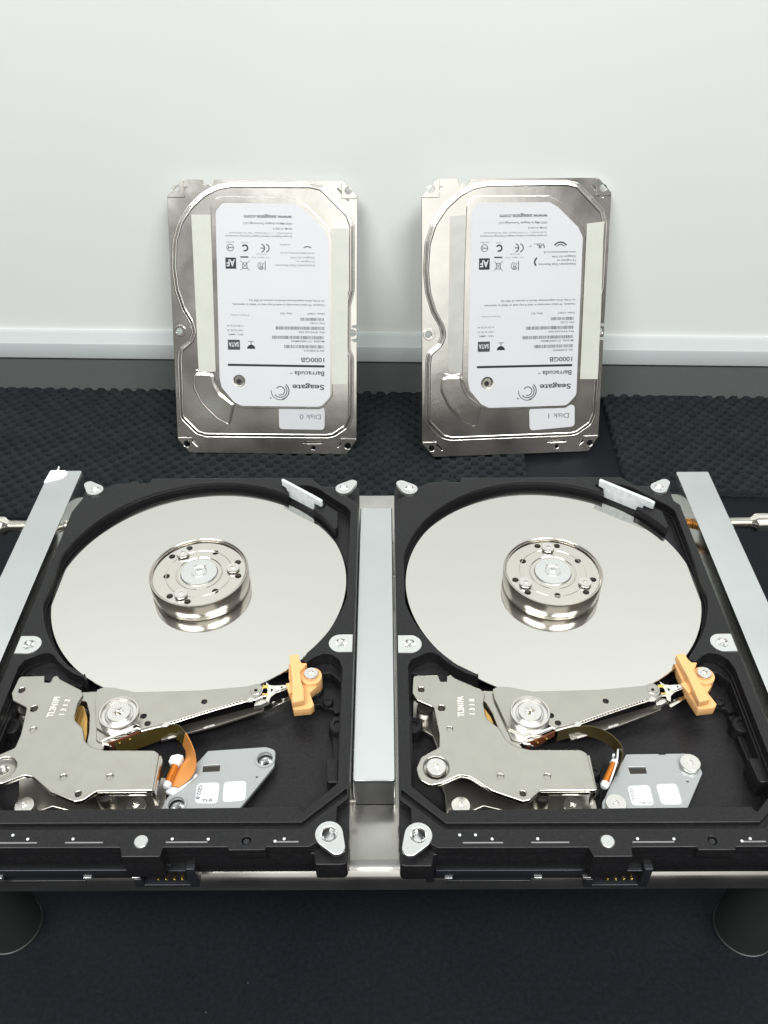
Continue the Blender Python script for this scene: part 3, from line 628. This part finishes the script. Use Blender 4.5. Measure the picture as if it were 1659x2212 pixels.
        out = [(12.4, -112.3, .5), (21.3, -112.2, 0), (21.5, -112.5, 0), (23.2, -112.5, 0), (23.4, -112.2, 0), (29.3, -112.1, 2), (31.6, -115.2, 2), (31.9, -118.4, .3), (22.4, -133, .5), (4.2, -133, 2), (2.5, -130, 2), (3.0, -127.0, 1.6), (4.2, -125.3, .6), (5.2, -123.5, .5), (9.6, -116.6, .4)]
        hh = []; z = -8.0
        win = [(12.1, -116.4), (16.8, -116.4), (16.8, -118.4), (12.3, -118.5)]; st1 = [(10.6, -122.3), (16.6, -122.0), (16.5, -128.1), (10.6, -128.1)]; st2 = [(18.3, -121.8), (24.0, -121.6), (24.0, -127.9), (18.4, -127.9)]
        dm = [(24.2, -116.4), (27.6, -117.6), (25.9, -121.0), (22.9, -119.1)]; dots = ((10.5, -130.6), (27.2, -120.9))
    b = MB(); b.plate([clean(rp(out, 1)), rp(win, .1)]+[circ(x, y_, 2.05, 30) for x, y_ in hh]+[circ(x, y_, .3, 12) for x, y_ in dots], z-1.2, z, 'board', bevel=0.14)
    b.plate([[(p[0], p[1]) for p in win]], z-1.5, z-0.6, 'dark')
    for x, y_ in hh:
        b.lathe([(2.9, z+.01), (2.8, z+.22), (2.2, z+.22), (2.05, z-.1)], 'board', (x, y_), 36)
    cp = b.build('connector_plate', root)
    for x, y_ in hh:
        b = MB(); xx, yy = (x+.2, y_-0.1)
        b.lathe([(2.3, z-2.6), (2.2, z-1.6), (1.5, z-1.4), (1.3, z-1.6)], 'alu', (xx, yy), 30); thread_hole(b, xx, yy, 1.3, z-1.6, 2.6, 'alu'); b.build('threaded_post', root)
    if not left:
        for x, y_ in ((29.0, -115.9), (6.3, -128.1)): screw(cp, x, y_, z+1.35, 2.75, 1.1, 0.8)
    for q in (st1, st2):
        b = MB(); b.plate([rp(q, 1.2)], z, z+0.1, 'paper'); b.build('sticker', cp)
    b = MB()
    if left:
        tm = Matrix.Translation((10.0, -122.3, z+0.12)) @ Matrix.Rotation(math.radians(-92), 4, 'Z'); b.text('GD2-B', 4.2, 0.95, 'inkg', tm, bold=.02)
        tm = Matrix.Translation((11.6, -127.3, z+0.12)) @ Matrix.Rotation(math.radians(3), 4, 'Z'); b.text('TI-R', 2.8, 0.85, 'inkg', tm, bold=.02)
    else:
        tm = Matrix.Translation((11.1, -122.9, z+0.12)) @ Matrix.Rotation(math.radians(-92), 4, 'Z'); b.text('GD2-C', 3.8, 0.75, 'inkl', tm)
        tm = Matrix.Translation((12.6, -127.6, z+0.12)); b.text('TI-M113-R', 3.6, 0.5, 'inkl', tm)
    b.build('printed_code', cp)
    # air filter strip
    b = MB()
    if left: p0, p1, th = Vector((23.0, -3.7)), Vector((38.0, -15.4)), 1.1
    else: p0, p1, th = Vector((23.6, -4.4)), Vector((40.6, -17.0)), 1.3
    d = (p1-p0).normalized(); nrm = Vector((-d.y, d.x)); T = Matrix.Translation((p0.x, p0.y, 0)) @ Matrix.Rotation(math.atan2(d.y, d.x), 4, 'Z') @ Matrix.Rotation(math.radians(90), 4, 'X')
    Lf = (p1-p0).length
    pts = [(0, 3.6, .1), (Lf*0.9, 3.2 if left else 3.4, .4), (Lf, 3.0, .4), (Lf, 0.3, .3), (Lf-3.4, 0.35, .3), (Lf-3.8, -3.0, .1), (2.6, -3.0, .1), (2.2, 0.6, .3), (0.2, 1.0, .2)]
    b.plate([rp(pts, .2)], -th/2, th/2, 'filter', bevel=0.2, mtx=T)
    b.build('air_filter', root)

drvL = thing('open_hard_drive', 'opened black hard drive left of the centre rail, grey plate with two empty holes', 'hard drive', (-57.24, 0, ZO), 'opened hard drives in the clamp')
drvR = thing('open_hard_drive', 'opened black hard drive right of the centre rail, grey plate held by two screws', 'hard drive', (57.24, -0.46, ZO), 'opened hard drives in the clamp')
drive_body(drvL, True)
for ch in list(drvL.children): copy_tree(ch, drvR)
spindle(drvL, 0+8); spindle(drvR, 90)
actuator(drvL, True); actuator(drvR, False)

# ------------------------------------------------------------------ clamping fixture
fx = thing('clamping_fixture', 'steel clamping stand with silver rails and round black legs holding the two opened drives', 'clamp stand', (0, 0, ZO))
b = MB(); prof = [(15.5, -26.6), (15.5, -20.3), (-136.6, -20.3)]+[(-136.6-5.2*math.sin(t), -25.5+5.2*math.cos(t)) for t in [math.pi/2*k/10 for k in range(1, 11)]]+[(-141.8, -26.6)]
k = b.mi('plate'); V = [[b.bm.verts.new((xx, y, z)) for y, z in prof] for xx in (-129, 129)]
for j in range(len(prof)): b.bm.faces.new([V[0][j], V[0][(j+1) % len(prof)], V[1][(j+1) % len(prof)], V[1][j]])
b.bm.faces.new(V[0]); b.bm.faces.new(V[1]); b.build('base_plate', fx)
def rail(x0, x1, y0, y1, name, tilt=0.0):
    b = MB(); b.plate([rp(box_pts(x0, y0, x1, y1), 0.7, 4)], -20.25, -9.0, 'rail', bevel=0.35, seg=3)
    return b.build(name, fx)
CR = rail(-6.1, 5.7, -120.2, -5.1, 'centre_rail')
b = MB(); b.box(-5.7, -120.5, -20.0, 5.3, -120.1, -9.5, 'end_reflection'); b.build('dark_reflection_plate', CR)  # added thin black sheet, stands in for the dark reflection on the rail's front
L = rail(-128.4, -115.8, -134, 18.4, 'side_rail'); Rr = rail(116.3, 128.8, -134, 15.6, 'side_rail')
L['label'] = 'left silver rail with a white paint drip at its far end'; Rr['label'] = 'right silver rail'
b = MB()
b.plate([rp([(-127.9, 18.3, .4), (-122.2, 18.3, .4), (-120.6, 16.2, 1.2), (-121.8, 13.4, 1.5), (-125.6, 11.6, 1), (-128.5, 10.4, .5)], 1)], -9.02, -8.75, 'glue', bevel=.1)
b.tube([(-125.4, 18.2, -9), (-125.0, 18.8, -8.7), (-124.8, 19.1, -8.2), (-124.7, 19.2, -7.7)], .3, 'glue', 8); b.build('paint_drip', L)
for x0, x1 in ((-6.62, -6.42), (6.22, 6.42)):
    b = MB(); b.box(x0, -134, -19.8, x1, -18, -8.2, 'plate'); b.build('shim_strip', fx)
for (x, y) in ((6.2, -21), (6.2, -38.5), (-6.3, -124.5)):
    b = MB(); sg = 1 if x > 0 else -1
    b.lathe([(0, 0), (.55, 0), (.55, 1.2), (0.9, 1.3), (.9, 2.0), (0, 2.0)], 'dull', (0, 0), 14, mtx=Matrix.Translation((x-sg*1.2, y, -12)) @ Matrix.Rotation(math.radians(90*sg), 4, 'Y')); b.build('stop_pin', fx)
def bolt(sg, xtip, xhead, y, z, rusty):
    T = Matrix.Translation((sg*xtip, y, z)) @ Matrix.Rotation(math.radians(90*sg), 4, 'Y'); Lb = xhead-xtip
    b = MB(); pr = [(0, 0), (1.6, 0)]; t = 0.2; k = 0
    while t < Lb: pr.append((2.15 if k % 2 else 1.62, t)); t += 0.42; k += 1
    cut = [q for q in pr if q[1] < (9 if rusty else 0.5)]
    b.lathe(cut, 'rust' if rusty else 'chrome', (0, 0), 24, mtx=T); b.lathe(pr[len(cut)-1:], 'chrome', (0, 0), 24, mtx=T)
    o = b.build('clamp_bolt', fx)
    b = MB(); b.lathe([(2.0, Lb-1), (2.6, Lb), (3.3, Lb+0.6), (3.6, Lb+1.2), (3.6, Lb+8), (3.2, Lb+8.6), (1.6, Lb+8.6), (1.6, Lb+5), (0, Lb+5)], 'chrome', (0, 0), 36, mtx=T); b.build('bolt_head', o)
bolt(1, 108.3, 139.4, -9.0, -14.2, True); bolt(-1, 108.3, 137.6, -8.6, -14.2, False)
for x, y in ((-122.4, -120.2), (121.6, -121.8), (-121.6, 0), (121, 0)):
    b = MB(); b.lathe([(0, -26.6), (9.6, -26.6), (9.6, -93.1), (9.9, -93.2), (10.0, -93.8), (9.9, -94.5), (0, -94.5)], 'leg', (x, y), 64); b.build('leg', fx)

# ------------------------------------------------------------------ stamped covers
def wave_closed(pts, z): return [(p[0], p[1], z) for p in pts]
def rot180(u, v, z): return Matrix.Translation((u, v, z)) @ Matrix.Rotation(math.pi, 4, 'Z')
RIDGE = [(-15.9, 143.6, 8), (25.0, 143.8, 6), (31.3, 142.4, 5), (45.1, 129.2, 6), (47.2, 123.2, 5), (47.2, 90.1, 8), (45.1, 81.6, 8), (44.9, 58.9, 8), (46.9, 54.6, 6), (46.6, 21.7, 6), (44.4, 15.7, 5), (37.0, 10.6, 5), (33.4, 9.8, 3), (-33.4, 9.6, 3), (-38.5, 11.1, 4), (-46.3, 19.3, 4), (-46.9, 21.5, 3), (-46.8, 51.5, 6), (-46.0, 57.4, 5), (-40.3, 62.3, 4), (-38.4, 67.0, 5), (-39.6, 71.8, 5), (-43.6, 79.0, 8), (-46.7, 89.2, 10), (-47.8, 100.5, 14), (-46.9, 114.0, 14), (-43.6, 124.0, 14), (-38.0, 132.0, 14), (-30.6, 138.6, 14), (-23.5, 142.2, 10)]
OUT = [(-49.5, 137.2, .5), (-41.2, 146, .5), (-30.6, 146, .3), (-30.4, 143.3, .3), (-29.4, 142.6, .3), (-28.6, 143.6, .3), (-26.6, 143.6, .3), (-26.2, 142.6, .3), (-25.4, 143.3, .3), (-24.8, 146, .3), (42.0, 146, .6), (49.5, 138.4, .6), (49.5, 71.4, .2), (46.9, 71.0, .4), (46.9, 70.2, .4), (49.5, 69.8, .3), (49.5, 64.0, .3), (46.8, 63.6, .3), (46.8, 62.8, .3), (49.5, 62.4, .3), (49.5, 8.0, .6), (44.0, 0, .6), (-43.0, 0, .6), (-49.5, 7.4, .6)]
def cover(label, o_, a_, b_, disk, sn, right):
    a = Vector(a_).normalized(); bb = Vector(b_).normalized(); n = a.cross(bb).normalized(); bb = n.cross(a)
    root = thing('drive_cover', label, 'drive cover', (0, 0, 0), 'stamped covers leaning on the wall')
    Mx = Matrix.Identity(4)
    for i_ in range(3): Mx[i_][0] = a[i_]*1.004; Mx[i_][1] = bb[i_]*0.9853; Mx[i_][2] = n[i_]
    Mx.translation = Vector((o_[0]*S, o_[1]*S, (o_[2]+ZO)*S)); root.matrix_world = Mx
    HO = [(-44.6, 140.8), (44.7, 140.8), (-46.0, 67.4), (47.0, 67.2), (-44.3, 5.2), (44.6, 5.0), (25.7, 3.7)]
    slots = []
    def slot(x, y, L_, w_, an):
        c, s_ = math.cos(math.radians(an)), math.sin(math.radians(an))
        return [(x+px*c-py*s_, y+px*s_+py*c) for px, py in rp(box_pts(-L_/2, -w_/2, L_/2, w_/2), w_/2, 3)]
    slots = [slot(-40.9, 6.6, 7.6, .8, -45), slot(41.4, 7.0, 7.6, .8, 45), slot(25.6, 6.6, 11, .7, 0), slot(42.0, 139.0, 8.2, .8, -47), slot(-41.6, 139.4, 7.0, .8, 45)]
    b = MB()
    b.plate([clean(rp(OUT, .5))]+[circ(x, y, 1.75 if k < 6 else 1.2, 26) for k, (x, y) in enumerate(HO)]+slots, -0.9, 0, 'cover', bevel=0.25)
    # rolled bead and raised field of the stamping
    rg = clean(rp(RIDGE, 5, 8), .05)
    inn = []
    cx, cy = 0, 76
    N = len(rg)
    for k in range(N):
        p = Vector(rg[k]); t = (Vector(rg[(k+1) % N])-Vector(rg[k-1])).normalized(); nn = Vector((t.y, -t.x)); inn.append(tuple(p+nn*1.3))
    b.plate([rg], -0.2, 1.0, 'cover', bevel=0.55, seg=4)
    b.tube(wave_closed(inn, 0.85), 0.75, 'cover', 10, closed=True, flat=.75)
    b.tube([(p[0]*1.012, (p[1]-76)*1.008+76, 0.0) for p in rg], 0.5, 'cover', 8, closed=True, flat=.55)
    # raised field under the label
    b.plate([rp([(-26.6, 132.7, 3), (-23.7, 136.6, 3), (-20.2, 137.4, 2), (15.8, 137.2, 4), (22, 134.4, 4), (34.5, 122.6, 4), (36.4, 117.0, 3), (36.5, 33, 5), (30.6, 25.6, 5), (-14, 25.6, 3), (-18.4, 27.6, 3), (-25.2, 36.6, 3), (-28.2, 43, 4), (-27.8, 60, 6), (-27.4, 100, 6)], 3), circ(-14.3, 40.7, 3.3, 40)], 0.9, 1.5, 'cover', bevel=0.3, seg=3)
    # kidney pressing
    kp = rp([(-38.1, 44.6, 3), (-28.7, 44.2, 2.5), (-28.1, 39.3, 3), (-25.2, 33.5, 4), (-17.9, 27.7, 1), (-19.4, 20.5, 1.5), (-20.4, 16.4, 1.6), (-27.2, 20.0, 6), (-35.2, 28.6, 8), (-39.2, 37.7, 6)], 3)
    b.plate([kp], 0.5, 1.75, 'cover', bevel=0.6, seg=4); b.tube(wave_closed(clean(kp), 1.0), .7, 'cover', 8, closed=True)
    b.tube([(-37.5, 46.4, 1.0), (-33.5, 45.0, 1.0), (-29.0, 46.0, 1.0)], .5, 'cover', 8)
    # raised lands round the screw holes
    for (x, y, q) in ((-44.6, 140.8, [(-49.2, 137.4), (-41.3, 145.6), (-40.4, 145.6), (-40.4, 136.6), (-49.2, 136.6)]), (44.7, 140.8, [(49.2, 138.6), (42.2, 145.6), (41.2, 145.6), (41.2, 136.8), (49.2, 136.8)]), (-44.3, 5.2, [(-49.2, 7.6), (-43.2, .4), (-41.4, .4), (-41.4, 8.8), (-49.2, 8.8)]), (44.6, 5.0, [(49.2, 8.1), (44.2, .4), (40.8, .4), (40.8, 9.2), (49.2, 9.2)]), (25.7, 3.7, [(22.3, .3), (29.4, .3), (29.4, 6.0), (22.3, 6.0)])):
        b.plate([rp(q, .4), circ(x, y, 1.76 if q[0][0] != 22.3 else 1.2, 26)], -0.1, 0.45, 'cover', bevel=0.2)
    b.plate([hull2((-46.0, 67.4), 3.4, (-49.0, 67.4), 3.2) if False else circ(-45.6, 67.4, 3.2, 36), circ(-46.0, 67.4, 1.75, 26)], -0.1, 0.4, 'cover', bevel=0.2)
    pl = b.build('cover_plate', root, angle=50)
    # tapes
    def sheet(pts, z, m, name, par, r=.3, th=.12):
        b = MB(); b.plate([rp(pts, r)], z, z+th, m, bevel=0.03); return b.build(name, par)
    if right:
        sheet([(-35.0, 127.6), (-26.3, 128.0), (-27.0, 46.2), (-35.6, 47.4, 3)], 1.02, 'cleartape', 'clear_tape', root)
        sheet([(36.6, 123.0), (46.0, 124.0), (45.6, 121.5), (46.6, 75.2), (46.6, 41.1), (36.8, 41.4)], 1.62, 'tape', 'seal_tape', root)
    else:
        sheet([(-36.9, 128.0), (-26.8, 128.1), (-26.9, 45.7), (-36.0, 45.6)], 1.62, 'tape', 'seal_tape', root)
        sheet([(36.2, 121.8), (44.9, 121.8), (44.4, 39.5), (36.2, 39.6)], 1.62, 'tape', 'seal_tape', root)
    # main label
    LB = [(-24.2, 129.5, 4), (-20.6, 134.0, 3), (16.4, 133.9, 4), (21.0, 131.4, 3), (32.2, 121.2, 4), (34.8, 116.0, 3), (35.2, 32.6, 5), (30.0, 27.0, 5), (-13.2, 27.0, 3), (-17.5, 29.2, 3), (-23.9, 37.2, 3), (-24.8, 42.5, 3)]
    b = MB(); b.plate([clean(rp(LB, 3)), circ(-14.3, 40.7, 3.4, 40)], 1.5, 1.62, 'paper', bevel=0.03); lb = b.build('label', root)
    b = MB(); b.lathe([(3.5, 1.53), (2.9, 1.45), (2.3, 0.9), (1.4, 0.75)], 'cover', (-14.3, 40.7), 36); b.lathe([(0, 1.0), (1.35, 1.05), (1.45, 0.74)], 'ink', (-14.5, 40.4), 24); b.build('pivot_screw_hole', root)
    z = 1.66
    b = MB()
    def T(s, u0, u1, v, h, m='inkg', bold=0.0):
        b.text(s, abs(u0-u1), h, m, rot180(u0, v, z), bold=bold)
    T('Seagate', 31.9, 14.6, 39.0, 2.7, 'inkg', .03)
    T('Barracuda', 31.9, 15.8, 46.4, 2.5, 'inkg', .015); T('TM', 14.9, 13.4, 45.6, .7)
    T('1000GB', 32.0, 19.4, 53.8, 2.4, 'inkg', .02)
    T('www.seagate.com', 15.6, -9.4, 128.0, 1.9, 'inkg', .015)
    T('HDD Mfg by Seagate Technology LLC', 15.5, -10.0, 124.3, 1.0); T('DOM: 01/2013', 15.5, 5.6, 121.7, .9)
    T('Koolhovenlaan 1, 1119 NB Schiphol - Rijk, The Netherlands', 15.4, -17.4, 119.3, .8, 'inkl'); T('European Regulatory Address: Seagate Technology International', 15.4, -19.4, 117.7, .8)
    if right: T('Dataclysters Data Recovery', 31.5, 11.4, 103.2, 1.1); T('15 Ingram st', 31.5, 21.5, 105.1, 1.0); T('Glasgow G11HA', 31.5, 18.6, 107.1, 1.0); T('www.datarecovery.co.uk', 31.5, 14.0, 109.3, 1.0)
    else: T('Dataclysters Data Recovery', 27.2, 6.3, 103.0, 1.1, 'inkl'); T('15 Ingram st', 27.2, 17.5, 105.0, 1.0, 'inkl'); T('Glasgow G11HA', 27.2, 14.4, 107.0, 1.0, 'inkl'); T('www.datarecovery.co.uk', 27.2, 9.2, 109.3, 1.0, 'inkl')
    T('Caution. Product warranty is void if any seal or label is removed,', 32.2, -16.8, 82.4, 1.05); T('or if the drive experiences shock in excess of 350 Gs.', 32.2, -8.2, 84.6, 1.05)
    T('Date: 13267', 32.1, 23.0, 77.8, .95); T('Site: SU', 14.8, 8.7, 77.8, .95)
    T('FW: CC82', 32.1, 24.7, 72.8, .95); T('PN: 9YN162-505', 32.1, 18.3, 68.0, .95); T('MODEL: ST1000DM003', 32.1, 14.3, 63.1, .95); T('SN: '+sn, 32.0, 21.0, 58.1, 1.05)
    T('VDC  AMPS', -11.2, -19.3, 66.4, .9); T('+5V 0.75 A', -11.2, -20.0, 68.6, .9); T('+12V 0.75 A', -11.0, -20.0, 71.0, .9); T('Product of China', -8.2, -18.0, 76.6, .8, 'inkl')
    T('B31987', -15.0, -19.2, 114.6, .7, 'inkl'); T('N176', -8, -11, 114.4, .7, 'inkl'); T('STX - MSW - 9YN', 3.6, -6, 106.8, .6, 'inkl'); T('Barracuda', 1.6, -3.4, 108.4, .6, 'inkl'); T('E108974', 14.2, 9.0, 113.6, .8, 'inkl')
    b.build('printed_text', lb, smooth=False)
    # symbols and bar codes
    b = MB()
    def Rr_(u0, v0, u1, v1, m='ink', zz=z): b.plate([box_pts(min(u0, u1), min(v0, v1), max(u0, u1), max(v0, v1))], zz-0.02, zz, m)
    def A_(cx, cy, r, w_, a0, a1, m='inkg'): b.plate([arc(cx, cy, r+w_/2, a0, a1, 20)+arc(cx, cy, r-w_/2, a1, a0, 20)], z-0.02, z, m)
    b.plate([[(32.1, 48.6), (32.1, 49.8), (-20.1, 50.1), (-20.1, 48.9)]], z-.02, z, 'ink')
    for (u0, u1, v0, v1) in ((31.9, 19.4, 75.2, 73.6), (31.9, 6.1, 70.5, 68.8), (31.9, 4.1, 65.5, 63.8), (31.9, 10.6, 60.6, 58.9)):
        x_ = u1
        while x_ < u0:
            w_ = random.choice((.12, .2, .3)); Rr_(x_, v0, x_+w_, v1, 'inkg'); x_ += w_+random.choice((.15, .22, .34))
    c = (8.0, 35.6)
    for r_, a0, a1, w_ in ((5.0, 175, 300, .4), (4.7, 280, 410, .55), (3.6, 215, 405, .5), (2.35, 150, -110, .5)): A_(c[0], c[1], r_, w_, a0, a1)
    b.lathe([(0, z), (.45, z)], 'inkg', (2.7, 31.6), 14)
    Rr_(-19.8, 106.3, -14.2, 100.5, 'ink')
    b.text('AF', 4.4, 3.4, 'paper', rot180(-14.8, 105.2, z+.03), bold=.03)
    A_(1.2, 111.3, 2.1, .55, -75, 75); A_(-1.6+.4, 111.3, 2.1, .55, -75, 75); Rr_(-1.2, 111.05, .9, 111.55, 'inkg')
    A_(-9.4, 111.3, 1.45, .8, -120, 150, 'ink'); A_(-17.1, 111.4, 1.75, .32, 0, 360); Rr_(-17.9, 111.2, -15.6, 111.6, 'inkg'); Rr_(-18.2, 110.6, -17.8, 112.2, 'inkg')
    Rr_(-11.9, 107.0, -7.6, 106.3, 'ink')
    b.tube([(-12, 104.8, z), (-7.2, 99.8, z)], .12, 'inkg', 4); b.tube([(-7.2, 104.8, z), (-12, 99.8, z)], .12, 'inkg', 4); b.plate([[(-11, 100.6), (-8.2, 100.6), (-8.5, 103.8), (-10.7, 103.8)], [(-10.7, 100.9), (-8.5, 100.9), (-8.8, 103.5), (-10.4, 103.5)]], z-.02, z, 'inkg')
    for k_ in range(3): A_(1.0-.9*k_, 102.2, 1.4+.3*k_, .3, 110, 250)
    Rr_(0.9, 99.8, 1.3, 104.6, 'inkg'); A_(-1.0, 101, .8, .3, 0, 360)
    Rr_(-19.8, 63.1, -13.3, 57.7, 'inkg'); b.text('SATA', 5.4, 2.3, 'paper', rot180(-13.9, 61.7, z+.03), bold=.03)
    b.plate([arc(-7.3, 58.3, 2.2, 0, 180)], z-.02, z, 'ink'); Rr_(-7.5, 60.0, -7.1, 62.4, 'ink'); Rr_(-8.8, 62.1, -5.8, 62.4, 'inkg')
    if right:
        A_(23.0, 110.0, 3.9, .7, 35, 145, 'ink'); A_(23.0, 110.0, 2.7, .5, 40, 140, 'inkg'); b.text('UL', 4.2, 1.7, 'ink', rot180(14.6, 112.7, z), bold=.03); A_(12, 104, 2.4, .8, 120, 230, 'ink')
        b.text('us', 1.2, .9, 'inkg', rot180(7.8, 112.2, z))
    else:
        A_(23.4, 109.3, 3.0, .5, 50, 130, 'ink')
    b.build('printed_symbols', lb, smooth=False)
    # paper sticker with the disk number
    q = [(9.3, 25.9), (34.7, 27.3), (35.2, 14.9), (10.0, 13.4)] if right else [(6.9, 26.8), (32.0, 26.7), (31.9, 14.1), (7.0, 14.2)]
    st = sheet(q, 1.03, 'paper' if right else 'paper2', 'number_sticker', root, r=2.2)
    b = MB(); b.text(disk, 11.6, 2.7, 'inkl', rot180(29.9 if not right else 31.7, 22.6, 1.19)); b.build('printed_number', st, smooth=False)
    return root
cover('silver stamped drive cover leaning on the wall, marked Disk 0, at the left', (-62.59, 138.64, -90.87), (0.9998, -0.0142, -0.0112), (0.0165, 0.4596, 0.888), 'Disk 0', 'S1D8C61S', False)
cover('silver stamped drive cover leaning on the wall, marked Disk 1, at the right', (72.65, 137.18, -91.13), (0.994, 0.103, -0.0372), (-0.0085, 0.4111, 0.9116), 'Disk 1', 'S1D99SPW', True)
